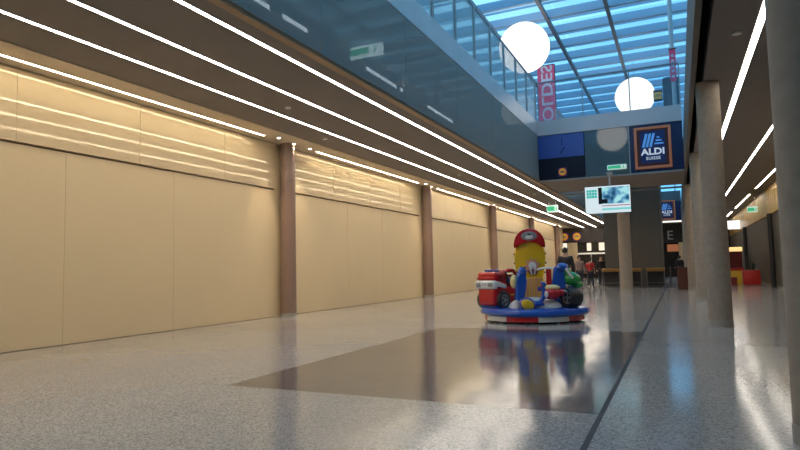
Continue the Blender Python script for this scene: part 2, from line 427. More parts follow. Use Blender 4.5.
def shop_sign(loc, s, label):
    e = empty('shop_sign', loc, label, 'sign', 'square shop signs with copper frame')
    w, h = 0.68*s, 0.84*s
    f = MB(); t = 0.10*s
    f.box(-w, w, -0.10, 0, h-t, h, M_copper, 0.01); f.box(-w, w, -0.10, 0, -h, -h+t, M_copper, 0.01)
    f.box(-w, -w+t, -0.10, 0, -h+t, h-t, M_copper, 0.01); f.box(w-t, w, -0.10, 0, -h+t, h-t, M_copper, 0.01)
    f.build('outer_frame', e)
    bx('inner_frame', -w+t, w-t, -0.07, 0, -h+t, h-t, M_copper_dark, e)
    u = 0.46*s
    bx('sign_face', -u, u, -0.082, -0.07, -0.62*s, 0.66*s, M_logo_navy, e)
    g = MB()
    for k in range(3):
        x = -0.40*s+k*0.135*s
        g.prism([(x, 0.02*s), (x+0.095*s, 0.02*s), (x+0.235*s, 0.56*s), (x+0.14*s, 0.56*s)], -0.090, -0.082, M_logo_blue)
    for k, (x0, x1) in enumerate([(0.16, 0.26), (0.12, 0.33), (0.07, 0.40)]):
        z = (0.36-k*0.125)*s
        g.box(x0*s, x1*s, -0.090, -0.082, z, z+0.06*s, M_logo_blue)
    g.build('stripe_logo', e)
    text_mesh('sign_letters', 'ALDI', 0.36*s, M_logo_white, e, facing(0.0, -0.09, -0.18*s), 0.004, 0.012*s, 1.12)
    text_mesh('sign_small_letters', 'SUISSE', 0.165*s, M_logo_white, e, facing(0.0, -0.09, -0.44*s), 0.004, 0.003*s, 1.05, 1.1)
    return e
shop_sign((-0.72, YB-0.02, 5.87), 1.0, 'large square blue shop sign with copper frame on the near footbridge')
balustrade('glass balustrade with thin posts along the front of the footbridge', (XE+0.1, YB, 0), (0.36, YB, 0), 7.48, 9.2, 1.77, M_balb, 0.04, 0.02)
balustrade('glass balustrade along the rear edge of the footbridge', (XE+0.1, YB2, 0), (0.36, YB2, 0), 7.48, 8.6, 1.77, M_balb, 0.04, 0.02)

# ------------------------------------------------------------ far end
b = MB()
dk = mat('far_dark', (0.035, 0.028, 0.024), 0.5); fg = mat('far_glass', (0.02, 0.018, 0.016), 0.15)
b.box(XW-0.3, XRW+0.4, YF+0.05, YF+0.3, 0, ZC+0.2, fg)
b.box(XW, XRW, YF-0.1, YF+0.05, 3.45, ZC, dk)
b.box(XE-3.5, XE+0.6, YF-0.1, YF+0.05, 2.27, 2.42, mat('far_beam', (0.7, 0.66, 0.6), 0.5, emit=(1, 0.9, 0.75), estr=0.2))
b.box(XE, 0.42, YA2, YF, ZC, ZC+0.2, M_dark_ceil)
b.box(-9.75, -8.85, YF-0.12, YF+0.05, 0, 3.42, M_cream)
for x in (-8.85, -7.6, -6.1, -4.7): b.box(x-0.04, x+0.04, YF-0.06, YF+0.05, 0, 2.3, M_steel)
struct('wall_far', b, 'dark shop fronts at the far end of the hall')
for i, (x0, x1, z0, z1) in enumerate([(-10.2, -9.8, 2.3, 3.4), (-7.95, -7.55, 2.6, 3.35), (-6.85, -6.35, 2.6, 3.35), (-5.95, -5.5, 2.6, 3.35)]):
    o = bx('shop_window', x0, x1, YF-0.14, YF-0.1, z0, z1, M_shoplight)
    tag(o, ['tall bright window at the far left corner beside the cream wall', 'small lit window at the far end, left of the three above the light beam',
            'small lit window at the far end, middle of the three above the light beam', 'small lit window at the far end, right of the three above the light beam'][i], 'window', 'lit windows at the far end')
for i, x in enumerate((-10.05, -8.85)):
    e = empty('round_sign', (0, 0, 0), ['dim round sign on the far fascia beside the cream wall', 'bright yellow round sign on blue square at the far fascia'][i], 'sign', 'round signs on the far fascia')
    round_logo(e, x, YF-0.1, 4.02, 0.46)
b = MB()
b.box(XE, 0.42, YA2-0.05, YA2, 4.9, 7.5, M_navy); b.box(XE, 0.42, YA2-0.1, YA2, 4.78, 4.92, mat('lit_edge', (0.7, 0.7, 0.65), 0.4, emit=(1, 0.9, 0.75), estr=0.5))
b.box(XE, 0.42, YA2-0.1, YA2, 6.6, 7.5, M_grey_glass)
struct('trim_3', b, 'navy front of the far footbridge')
shop_sign((-0.75, YA2-0.06, 5.85), 1.0, 'small distant square blue shop sign on the far footbridge')
e = empty('shop_fascia_sign', (0, 0, 0), 'black shop fascia with a white letter E at the far end', 'sign')
bx('fascia_board', -1.6, 0.6, YF-0.25, YF-0.15, 3.1, 4.35, M_black, e)
text_mesh('fascia_letter', 'E', 1.15, mat('letter_grey', (0.45, 0.45, 0.45), 0.5), e, facing(-0.62, YF-0.26, 3.75), 0.01, 0.01)
o = bx('shop_window', -0.9, 0.3, YF-0.14, YF-0.1, 2.3, 2.95, mat('orange_glow', (0.3, 0.1, 0.05), 0.5, emit=(1, 0.35, 0.15), estr=0.1))
tag(o, 'dim orange lit shop window under the fascia letter', 'window')
o = bx('door_pillar', 0.05, 0.4, YF-0.3, YF-0.05, 0, 3.1, M_cream); tag(o, 'cream pillar beside the far shop entrance at the right', 'pillar')

# ------------------------------------------------------------ stair shaft under the second opening
b = MB(); M_shaft = mat('shaft_brown', (0.105, 0.092, 0.075), 0.7, vary=(1.0, 0.06))
b.box(-3.72, -2.15, 35.2, 41, 0, 7.2, M_shaft)
b.prism([(-2.15, 0), (-0.83, 0), (-0.80, 7.2), (-2.35, 7.2)], 35.0, 41, M_shaft)
struct('wall_shaft', b, 'brown grey lift shaft wall behind the bar tables')

# ------------------------------------------------------------ right wall
b = MB(); M_rlow = mat('grey_brown_panel', (0.115, 0.098, 0.078), 0.55, vary=(1, 0.08)); 
M_gold = mat('golden_ribbed_panel', (0.58, 0.37, 0.09), 0.4, metal=0.15, vary=(2.5, 0.3))
b.box(XRW, XRW+0.3, Y0, YF, 0, ZC, M_gap)
y = Y0
while y < YF-1:
    b.box(XRW-0.05, XRW, y+0.01, y+2.59, 0.03, 3.44, M_rlow)
    y += 2.6
y = Y0
while y < YF-0.5:
    b.box(XRW-0.09, XRW, y+0.02, y+0.63, 3.52, ZC-0.02, M_gold); y += 0.65
b.box(XRW-0.07, XRW, Y0, YF, 0, 0.1, mat('pale_skirting', (0.4, 0.36, 0.28), 0.5))
struct('wall_right', b, 'grey brown panel wall with a golden ribbed band along its top')
for i, yy in enumerate((33.0, 45.0)):
    e = MB(); e.cyl((XRW-0.21, yy, 0), (XRW-0.21, yy, 3.5), 0.11, M_black); o = e.build('dark_downpipe')
    tag(o, ['dark round pipe on the right wall nearer the camera', 'dark round pipe on the right wall beyond the red box'][i], 'pipe', 'dark pipes on the right wall')

# ------------------------------------------------------------ columns
def left_column(y, label):
    e = empty('round_column', (XW+0.30, y, 0), label, 'column', 'bronze columns along the cream wall')
    b = MB(); b.cyl((0, 0, 0.09), (0, 0, ZC), 0.215, M_col_left, seg=36); b.build('shaft', e)
    b = MB(); b.cyl((0, 0, 0), (0, 0, 0.09), 0.225, M_steel, seg=36); b.build('base_ring', e)
ln = ['brown round column on the cream wall, largest and nearest of the row', 'brown round column on the cream wall, second from the camera',
      'brown round column just above the toy fire engine', 'brown round column seen behind the red dome of the ride', 'brown round column at the far end of the cream wall']
for y, l in zip(COLS_L, ln): left_column(y, l)
def right_column(x, y, r, label, h=ZC):
    e = empty('concrete_column', (x, y, 0), label, 'column', 'round concrete columns at the edge of the right aisle')
    b = MB(); b.cyl((0, 0, 0.0), (0, 0, h), r, M_conc, seg=40); b.build('shaft', e)
    b = MB(); b.cyl((0, 0, 0), (0, 0, 0.13), r+0.006, mat('column_foot', (0.34, 0.32, 0.29), 0.5), seg=40); b.build('foot_band', e)
right_column(0.89, 4.98, 0.23, 'rough grey concrete column cut by the right edge of the picture', ZC)
right_column(0.69, 13.4, 0.215, 'grey concrete column with pale foot plate, second from the camera', ZC)
right_column(0.69, 21.9, 0.215, 'grey concrete column partly hidden behind the nearer one', ZC)
right_column(0.55, 30.6, 0.215, 'farther grey concrete column beside the small brown cabinet', ZC)
right_column(0.55, 47.5, 0.215, 'most distant concrete column of the right aisle edge', ZC)
right_column(-2.20, 29.1, 0.27, 'free standing concrete column under the screen in front of the bar tables', ZC+0.02)

# ------------------------------------------------------------ ceiling lights
def strip(x, y0, y1, label, m, group, z=ZC, w=0.036):
    e = empty('ceiling_light', (x, y0, z), label, 'ceiling light', group)
    L = y1-y0
    b = MB(); b.box(-w-0.012, -w, 0, L, -0.010, 0, M_white); b.box(w, w+0.012, 0, L, -0.010, 0, M_white); b.build('frame', e)
    bx('diffuser', -w, w, 0, L, -0.006, 0, m, e)
    return e
G1 = 'long light strips in the dark left ceiling'
strip(-5.82, 0.5, YF-0.3, 'long white light strip nearest the glass edge of the left ceiling', M_strip, G1)
strip(-7.04, 0.5, YF-0.3, 'long white light strip, middle of the three in the dark ceiling', M_strip, G1)
strip(-8.16, 0.5, YF-0.3, 'long white light strip, closest to the cream wall in the dark ceiling', M_strip, G1)
names = ['before the first column', 'between the first and second column', 'between the second and third column', 'between the third and fourth column', 'between the fourth and fifth column']
M_strip_w = lamp_mat('strip_light_wall', (1.0, 0.84, 0.60), STRIP*0.8)
for k, c in enumerate(COLS_L):
    strip(-9.80, c-BAY+1.3 if k else 0.5, c-1.25, 'light strip in the cream soffit '+names[k], M_strip_w, 'light strips in the cream soffit', w=0.035)
    for q, (dx, dy, ws) in enumerate([(0.62, -0.85, 'just before'), (0.52, 0.0, 'in front of'), (0.52, 0.80, 'just beyond')]):
        e = empty('downlight', (XW+dx, c+dy, ZC), 'small round downlight in the cream soffit %s the %s column' % (ws, ['first', 'second', 'third', 'fourth', 'fifth'][k]), 'downlight', 'downlights round the bronze columns')
        b = MB(); b.cyl((0, 0, -0.012), (0, 0, 0), 0.06, M_white); b.build('ring', e)
        b = MB(); b.cyl((0, 0, -0.016), (0, 0, -0.012), 0.042, M_spot); b.build('lens', e)
        if q != 1 or True:
            ld = bpy.data.lights.new('downlight_beam', 'SPOT'); ld.energy = 75; ld.spot_size = 1.0; ld.spot_blend = 0.7; ld.color = (1, 0.80, 0.58); ld.shadow_soft_size = 0.04
            lo = bpy.data.objects.new('downlight_beam', ld); COL.objects.link(lo); lo.parent = e; lo.location = (0, 0, -0.03)
G2 = 'light strips in the right aisle ceiling'
strip(1.29, 4.0, 31.0, 'long light strip passing between the two nearest concrete columns', M_strip_cool, G2, w=0.05)
strip(2.46, 16.2, 40.5, 'second light strip in the right aisle ceiling', M_strip_cool, G2)
strip(2.46, 42, 54, 'distant piece of the second right aisle light strip', M_strip_cool, G2)
for y0, y1, l in ((14, 24, 'nearest'), (26.2, 34.2, 'second nearest'), (37, 46, 'third'), (49, 57, 'farthest')):
    strip(3.62, y0, y1, 'short light strip beside the golden band, %s of the row' % l, M_strip_cool, G2)
# lights of the floor above, seen through the tinted glass
for k, (ya, yb) in enumerate([(6.6, 7.0), (7.35, 8.0), (10.05, 10.6), (10.68, 11.4), (11.6, 12.1), (13.2, 14.9)]):
    o = bx('upstairs_light', -7.6, -7.57, ya*1.434, yb*1.434, 6.75, 6.86, lamp_mat('upstairs_lamp', (0.9, 0.95, 1.0), 2.0) if not k else MATS['upstairs_lamp'])
    tag(o, 'pale lit window upstairs behind the tinted glass, %s from the left' % ['first', 'second', 'third', 'fourth', 'fifth', 'sixth'][k], 'light', 'lit windows behind the tinted glass')
b = MB(); b.cyl((-6.9, 15.8, 5.1), (-6.9, 15.8, 7.2), 0.2, M_fascia); tag(b.build('upstairs_column'), 'pale round column upstairs behind the tinted glass', 'column')

def globe(x, y, z, r, label):
    e = empty('globe_lamp', (x, y, z), label, 'lamp', 'large white globe lamps under the glass roof')
    b = MB(); b.ball((0, 0, 0), r, M_globe, seg=48); b.build('globe', e)
    b = MB(); b.cyl((0, 0, r-0.02), (0, 0, r+0.08), 0.12, M_steel); b.build('cap', e)
    b = MB(); b.cyl((0, 0, r+0.05), (0, 0, ZR-0.1-z), 0.012, M_steel, seg=8); b.build('cable', e)
    return e
globe(-6.12, 27.6, 11.52, 1.17, 'big glowing white globe lamp above the left balustrade')
globe(-1.86, 37.0, 10.98, 1.10, 'glowing white globe lamp seen above the footbridge band')
globe(-4.46, 0.0, 11.75, 1.2, 'globe lamp overhead reflected in the bridge glass')

# ceiling bits
for k, (u, v) in enumerate([(-7.63, 10.76), (-8.6, 13.84), (-7.6, 22.0), (-6.4, 30.0)]):
    b = MB(); b.cyl((u, v, ZC-0.035), (u, v, ZC), 0.06, M_white, r2=0.07)
    tag(b.build('smoke_detector'), 'small white smoke detector between the light strips, %s from the camera' % ['first', 'second', 'third', 'fourth'][k], 'smoke detector', 'smoke detectors on the dark ceiling')
b = MB(); b.cyl((1.0, 10.6, ZC-0.03), (1.0, 10.6, ZC), 0.07, M_white); tag(b.build('smoke_detector'), 'small round detector on the right aisle ceiling', 'smoke detector')

# exit signs
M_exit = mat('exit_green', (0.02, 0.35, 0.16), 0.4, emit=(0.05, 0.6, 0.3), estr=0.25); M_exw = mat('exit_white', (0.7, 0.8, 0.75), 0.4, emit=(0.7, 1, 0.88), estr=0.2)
def exit_sign(loc, w, h, rod, label, rz=0, bright=False):
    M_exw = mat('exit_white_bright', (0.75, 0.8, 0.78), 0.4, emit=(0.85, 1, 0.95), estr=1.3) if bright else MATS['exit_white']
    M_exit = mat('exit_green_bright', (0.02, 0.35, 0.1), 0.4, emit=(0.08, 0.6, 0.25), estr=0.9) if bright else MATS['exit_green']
    e = empty('exit_sign', loc, label, 'exit sign', rz=rz)
    bx('housing', -w/2, w/2, -0.05, 0.05, 0, h, M_exw, e, 0.01)
    bx('green_field', -w/2+w*0.04, w/2-w*0.3, -0.056, -0.05, h*0.2, h*0.8, M_exit, e)
    g = MB(); x = w*0.34
    g.ball((x, -0.056, h*0.70), h*0.08, M_exit, seg=8); g.box(x-h*0.07, x+h*0.07, -0.058, -0.05, h*0.35, h*0.62, M_exit, rot=Euler((0, 0.3, 0)))
    g.box(x-h*0.2, x+h*0.2, -0.058, -0.05, h*0.25, h*0.33, M_exit, rot=Euler((0, -0.5, 0))); g.build('running_figure', e)
    if rod:
        g = MB(); g.cyl((-w*0.3, 0, h), (-w*0.3, 0, h+rod), 0.012, M_steel, seg=8); g.cyl((w*0.3, 0, h), (w*0.3, 0, h+rod), 0.012, M_steel, seg=8); g.build('hanger', e)
    return e
exit_sign((-6.28, 34.0, 4.22), 0.62, 0.42, 0.21, 'lit green and white exit sign hanging beneath the left ceiling strips')
exit_sign((-2.10, YB-0.12, 5.10), 0.74, 0.19, 0, 'reflection of a slim green and white exit sign, modelled as a solid on the grey glass of the footbridge')  # sign reflection in the bridge glass, built as a solid sign on the panel
exit_sign((-7.32, 13.6, 6.80), 1.30, 0.30, 0.10, 'long green and white exit sign upstairs behind the tinted glass', bright=True)
exit_sign((XRW-0.35, 38.5, 3.98), 0.5, 0.32, 0.55, 'small lit exit sign by the golden band of the right wall')
o = bx('lit_shop_sign', XRW-0.9, XRW-0.12, 49.0, 49.15, 3.6, 4.2, lamp_mat('lit_sign', (0.95, 0.95, 1.0), 0.8)); tag(o, 'bright white projecting shop sign on the right wall', 'sign')

# ------------------------------------------------------------ hanging television
e = empty('television', (-2.42, 24.7, 4.84), 'wide television with light teal picture hanging under the footbridge', 'television')
tw, th = 0.84, 0.53; zc = -1.04
bx('bracket', -0.30, 0.30, 0.05, 0.08, zc-0.2, zc+0.2, M_black, e)
b = MB(); b.cyl((0.10, 0.10, zc+0.1), (0.10, 0.10, 0.0), 0.035, M_white); b.box(0.0, 0.2, 0.04, 1.075, -0.03, 0.03, M_white); b.build('ceiling_pole', e)
t = bx('screen', -tw-0.03, tw+0.03, -0.03, 0.05, zc-th-0.03, zc+th+0.03, M_black, e, 0.008)
sc_w = lamp_mat('screen_white', (0.80, 0.94, 1.0), 0.38); sc_t = lamp_mat('screen_teal', (0.05, 0.62, 0.55), 0.34)
sc_r = lamp_mat('screen_red', (0.35, 0.08, 0.12), 0.35); sc_c = lamp_mat('screen_cyan', (0.25, 0.75, 0.75), 0.38)
def pic_mat():
    m = lamp_mat('screen_picture', (1, 1, 1), 0.38); nt = m.node_tree; em = [n for n in nt.nodes if n.type == 'EMISSION'][0]
    t_ = nt.nodes.new('ShaderNodeTexCoord'); n = nt.nodes.new('ShaderNodeTexNoise'); n.inputs['Scale'].default_value = 2.6; n.inputs['Detail'].default_value = 3
    r = nt.nodes.new('ShaderNodeValToRGB'); el = r.color_ramp.elements
    el[0].position = 0.36; el[0].color = (0.02, 0.10, 0.22, 1); el[1].position = 0.56; el[1].color = (0.45, 0.9, 0.95, 1); k = el.new(0.47); k.color = (0.15, 0.42, 0.65, 1)
    nt.links.new(t_.outputs['Object'], n.inputs[0]); nt.links.new(n.outputs['Fac'], r.inputs[0]); nt.links.new(r.outputs[0], em.inputs[0]); return m
b = MB(); b.box(-tw, tw, -0.036, -0.03, zc-th, zc+th, sc_w)
for i in range(4):
    for j in range(3):
        x = -tw+0.06+i*0.10; z = zc+th-0.22-j*0.115
        b.box(x, x+0.088, -0.040, -0.036, z, z+0.10, sc_t)
b.box(-tw+0.50, tw-0.04, -0.040, -0.036, zc-0.17, zc+th-0.05, pic_mat())
b.box(-tw+0.50, -tw+0.64, -0.042, -0.040, zc-0.17, zc+th-0.05, M_black); b.box(-tw+0.50, -tw+0.84, -0.043, -0.040, zc-0.15, zc+0.02, M_black)
b.box(-tw+0.62, tw-0.02, -0.040, -0.036, zc-0.26, zc-0.23, sc_r)
b.box(-tw+0.62, tw, -0.040, -0.036, zc-0.42, zc-0.34, sc_c)
b.build('screen_image', t)
e.rotation_euler = (math.radians(3), 0, math.radians(2))

# ------------------------------------------------------------ banners, drum and small sign on the bridge
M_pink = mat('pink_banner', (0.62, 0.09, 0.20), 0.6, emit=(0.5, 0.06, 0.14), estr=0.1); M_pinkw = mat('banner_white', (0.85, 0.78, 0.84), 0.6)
e = empty('sale_banner', (-5.83, 31.2, 8.1), 'tall pink sale banner with white letters behind the left end of the bridge rail', 'banner')
bx('cloth', -0.44, 0.44, -0.012, 0.012, 0, 3.62, M_pink, e)
b = MB(); b.box(-0.46, 0.46, -0.02, 0.02, 3.60, 3.64, M_black); b.box(0.44, 0.475, -0.02, 0.02, 0, 3.62, M_black); b.build('border_frame', e)
Mt = Matrix.Translation((0.0, -0.016, 1.90)) @ Matrix(((0, 1, 0, 0), (0, 0, 1, 0), (1, 0, 0, 0), (0, 0, 0, 1)))
text_mesh('banner_letters', 'SOLDES', 0.80, M_pinkw, e, Mt, 0.003, 0.014, 1.28, 1.0)
b = MB(); b.cyl((-0.3, 0, 3.64), (-0.3, 0, ZR-0.2-8.1), 0.01, M_steel, seg=6); b.cyl((0.3, 0, 3.64), (0.3, 0, ZR-0.2-8.1), 0.01, M_steel, seg=6); b.build('cable', e)
e = empty('small_pink_banner', (0.18, 28.2, 8.23), 'narrow pink banner below a white pole at the right end of the bridge', 'banner')
bx('cloth', -0.14, 0.14, -0.14, -0.12, 0.95, 2.52, M_pink, e)
b = MB()
for z in (1.2, 1.45, 1.7, 1.95, 2.2): b.box(-0.07, 0.07, -0.145, -0.141, z-0.07, z+0.07, M_pinkw)
b.build('pale_print', e)
b = MB(); b.box(-0.17, 0.17, -0.16, -0.10, 2.52, 2.56, M_black); b.build('top_bar', e)
b = MB(); b.cyl((0, 0, -0.84), (0, 0, 5.5), 0.10, M_white); b.build('pole', e); e.scale = (0.9, 0.9, 0.9)
b = MB()
for k in range(28):
    a = 2*PI*k/28; b.cyl((0.31*math.cos(a), 0.31*math.sin(a), 0), (0.31*math.cos(a), 0.31*math.sin(a), 2.2), 0.025, mat('ribbed_grey', (0.10, 0.12, 0.15), 0.5), seg=8)
b.cyl((0, 0, 0), (0, 0, 2.2), 0.30, mat('drum_core', (0.13, 0.15, 0.18), 0.5), seg=32)
o = b.build('ribbed_drum'); o.location = (0.05, 29.6, 7.47); tag(o, 'grey ribbed drum enclosure standing on the right end of the bridge', 'enclosure')
e = empty('small_yellow_sign', (-0.50, 29.6, 8.68), 'small dark and yellow sign left of the ribbed drum', 'sign')
bx('sign_board', -0.19, 0.19, 0, 0.05, 0, 0.52, M_navy_dark, e); bx('yellow_patch', -0.16, 0.16, -0.01, 0, 0.1, 0.42, mat('sign_yellow', (0.75, 0.5, 0.04)), e)
text_mesh('sign_letters', 'LIDL', 0.15, M_navy_dark, e, facing(0, -0.014, 0.26), 0.002, 0.004)
b = MB(); b.cyl((0, 0.03, -1.21), (0, 0.03, 0.05), 0.02, M_steel, seg=8); b.build('stand_post', e)

# ------------------------------------------------------------ bar tables
M_wood = mat('honey_wood', (0.36, 0.19, 0.035), 0.35)
def bar_table(x, y, label):
    e = empty('bar_table', (x, y, 0), label, 'bar table', 'high yellow topped bar tables before the shaft')
    bx('table_top', -0.46, 0.46, -0.36, 0.36, 0.96, 1.03, M_wood, e, 0.015)
    b = MB(); b.box(-0.44, 0.44, -0.34, 0.34, 0.86, 0.96, mat('apron_wood', (0.26, 0.13, 0.025), 0.5)); b.build('apron', e)
    for sx in (-1, 1):
        for sy in (-1, 1):
            b = MB(); b.box(sx*0.42-0.02, sx*0.42+0.02, sy*0.32-0.02, sy*0.32+0.02, 0, 0.86, mat('dull_steel', (0.16, 0.15, 0.14), 0.4, metal=0.6)); b.build('leg', e)
    b = MB(); b.cyl((-0.42, -0.32, 0.28), (0.42, -0.32, 0.28), 0.012, mat('dull_steel', (0.16, 0.15, 0.14), 0.4, metal=0.6), seg=8); b.cyl((-0.42, 0.32, 0.28), (0.42, 0.32, 0.28), 0.012, mat('dull_steel', (0.16, 0.15, 0.14), 0.4, metal=0.6), seg=8); b.build('foot_rail', e)
    b = MB(); b.box(-0.38, 0.38, 0.24, 0.26, 0.1, 0.84, M_black); b.build('back_panel', e)
for x, l in ((-3.28, 'bar table with honey wood top, left of the concrete column'), (-2.22, 'bar table with honey wood top partly hidden by the concrete column'), (-1.12, 'bar table with honey wood top, right of the concrete column')):
    bar_table(x, 33.6, l)
b = MB(); b.cyl((-0.42, 34.1, 0), (-0.42, 34.1, 1.1), 0.03, mat('dull_steel', (0.16, 0.15, 0.14), 0.4, metal=0.6)); b.cyl((-0.42, 34.1, 0), (-0.42, 34.1, 0.03), 0.16, mat('dull_steel', (0.16, 0.15, 0.14), 0.4, metal=0.6))
tag(b.build('barrier_post'), 'thin steel post standing right of the bar tables', 'post')
e = empty('brown_cabinet', (0.16, 31.6, 0), 'low reddish brown cabinet beside the far concrete column', 'cabinet')
bx('body', -0.26, 0.26, -0.25, 0.25, 0, 1.05, mat('red_brown', (0.09, 0.025, 0.015), 0.5), e, 0.01)
bx('door', -0.22, 0.22, -0.265, -0.25, 0.06, 0.98, mat('red_brown_door', (0.11, 0.03, 0.018), 0.45), e)

# ------------------------------------------------------------ right aisle: red boxes and arcade machine
M_redbox = mat('red_box', (0.50, 0.02, 0.015), 0.4)
e = empty('red_planter', (3.42, 36.6, 0), 'red square planter box standing by the right wall', 'planter')
bx('box', -0.40, 0.40, -0.35, 0.35, 0.03, 0.80, M_redbox, e, 0.03)
b = MB()
for k in range(26):
    a = random.random()*6.28; t_ = random.uniform(0.05, 0.22); h = random.uniform(0.25, 0.85)
    b.cyl((0.15*math.cos(a), 0.15*math.sin(a), 0.82), (t_*math.cos(a)*1.6, t_*math.sin(a)*1.6, 0.85+h), 0.018, mat('dark_leaf', (0.03, 0.04, 0.02), 0.6), r2=0.004, seg=6)
b.build('plant', e)
e = empty('arcade_machine', (2.92, 40.0, 0), 'red and yellow coin arcade machine beyond the red planter', 'arcade machine')
M_yel = mat('machine_yellow', (0.7, 0.42, 0.03), 0.4, emit=(0.7, 0.42, 0.03), estr=0.03)
bx('base_cabinet', -0.42, 0.42, -0.4, 0.4, 0, 0.75, M_yel, e, 0.02)
bx('control_shelf', -0.44, 0.44, -0.48, -0.2, 0.75, 0.9, M_redbox, e, 0.02)
bx('display_case', -0.38, 0.38, -0.36, 0.38, 0.9, 1.85, mat('case_red', (0.13, 0.02, 0.02), 0.2), e)
bx('marquee', -0.42, 0.42, -0.42, 0.4, 1.85, 2.1, mat('marquee', (0.7, 0.5, 0.2), 0.4, emit=(0.9, 0.6, 0.25), estr=0.5), e, 0.02)
e = empty('red_crate', (2.6, 36.4, 0), 'small dark red crate between arcade machine and planter', 'crate')
bx('box', -0.14, 0.14, -0.2, 0.2, 0, 0.45, mat('dark_red', (0.2, 0.02, 0.02), 0.5), e, 0.02)

# ------------------------------------------------------------ people
def skin_obj(name, verts, edges, radii, m, parent, root=0, sub=1):
    me = bpy.data.meshes.new(name); me.from_pydata(verts, edges, []); o = bpy.data.objects.new(name, me); COL.objects.link(o); o.parent = parent
    md = o.modifiers.new('skin', 'SKIN'); md.use_smooth_shade = True
    for i, r in enumerate(radii):
        sv = me.skin_vertices[0].data[i]; sv.radius = (r, r) if not isinstance(r, tuple) else r; sv.use_root = (i == root)
    s = o.modifiers.new('sub', 'SUBSURF'); s.levels = sub; s.render_levels = sub
    me.materials.append(m); return o
def person(loc, rz, h, top, legs, hair, label, skin=(0.45, 0.26, 0.18), stride=0.12, arm_bend=0.0, short=False):
    e = empty('person', loc, label, 'person', rz=rz); k = h/1.75
    P = lambda x, y, z: (x*k, y*k, z*k)
    s = stride
    V = [P(0, 0, 0.95), P(0, 0, 1.12), P(0, 0.0, 1.32), P(0, 0, 1.45), P(0, -0.01, 1.53), P(0, -0.02, 1.62), P(0, -0.01, 1.70),
         P(-0.09, 0, 0.90), P(-0.10, -s*0.6, 0.50), P(-0.10, s*0.2-s, 0.09), P(-0.11, s*0.2-s-0.15, 0.035),
         P(0.09, 0, 0.90), P(0.10, s*0.3, 0.50), P(0.10, s+0.02, 0.09), P(0.11, s-0.13, 0.035),
         P(-0.17, 0, 1.42), P(-0.23, 0.03, 1.16), P(-0.24, -0.04-arm_bend, 0.92+arm_bend*0.5), P(-0.24, -0.06-arm_bend, 0.82+arm_bend*0.6),
         P(0.17, 0, 1.42), P(0.23, 0.03, 1.16), P(0.24, -0.04-arm_bend, 0.92+arm_bend*0.5), P(0.24, -0.06-arm_bend, 0.82+arm_bend*0.6)]
    E = [(0, 1), (1, 2), (2, 3), (3, 4), (4, 5), (5, 6), (0, 7), (7, 8), (8, 9), (9, 10), (0, 11), (11, 12), (12, 13), (13, 14), (3, 15), (15, 16), (16, 17), (17, 18), (3, 19), (19, 20), (20, 21), (21, 22)]
    R = [0.13, 0.12, 0.14, 0.09, 0.055, 0.085, 0.07, 0.09, 0.06, 0.042, 0.035, 0.09, 0.06, 0.042, 0.035, 0.06, 0.042, 0.032, 0.035, 0.06, 0.042, 0.032, 0.035]
    ms = mat('skin_%d' % int(skin[0]*100), skin, 0.5)
    skin_obj('body', V, E, [r*k for r in R], ms, e, 0, 2)
    def sub(name, ids, extra, m):
        mp = {i: n for n, i in enumerate(ids)}
        skin_obj(name, [V[i] for i in ids], [(mp[a], mp[b]) for a, b in E if a in mp and b in mp], [(R[i]+extra)*k for i in ids], m, e, 0, 2)
    sub('trousers', [0, 7, 8, 9, 11, 12, 13], 0.022, legs)
    sub('jacket', [0, 1, 2, 3, 15, 16, 19, 20] if short else [0, 1, 2, 3, 15, 16, 17, 19, 20, 21], 0.03, top)
    b = MB(); b.ball(P(0, 0.035, 1.66), 0.105*k, hair, (0.92, 0.92, 1.05), cut=-0.65); b.build('hair', e)
    b = MB()
    for sx in (-1, 1): b.ball(P(sx*0.034, -0.098, 1.635), 0.012*k, M_black, seg=8)
    b.build('eyes', e)
    b = MB(); b.ball(P(0, -0.11, 1.605), 0.018*k, ms, (0.7, 1, 1.3), seg=8); b.build('nose', e)
    for nm, i in (('shoe', 10), ('shoe', 14)):
        v = V[i]; b = MB(); b.ball((v[0], v[1]+0.05*k, 0.045*k), 0.05*k, M_black, (0.9, 2.6, 0.9), seg=12); b.build(nm, e)
    return e
M_hair = mat('dark_hair', (0.02, 0.014, 0.01), 0.6); M_dcl = mat('dark_cloth', (0.018, 0.016, 0.018), 0.8); M_jean = mat('dark_jeans', (0.025, 0.03, 0.045), 0.8)
person((-3.58, 21.4, 0), PI, 1.86, M_dcl, M_dcl, M_hair, 'person in dark clothing seen from behind, right of the yellow totem')
person((-4.75, 32.6, 0), 0.4, 1.72, mat('pale_cloth', (0.35, 0.24, 0.21), 0.8), M_jean, M_hair, 'person in pale pinkish top beyond the green toy motorbike')
person((-4.42, 34.2, 0), PI-0.2, 1.62, mat('red_cloth', (0.50, 0.03, 0.03), 0.7), M_jean, M_hair, 'person in a red short sleeved top with back turned', short=True)
person((-4.2, 37.3, 0), 0.2, 1.76, M_dcl, M_jean, M_hair, 'person in dark clothes standing right of the one in red')
person((0.03, 44.0, 0), PI+0.3, 1.74, M_dcl, M_dcl, M_hair, 'person in black at the far shop entrance under the letter sign', arm_bend=0.12)

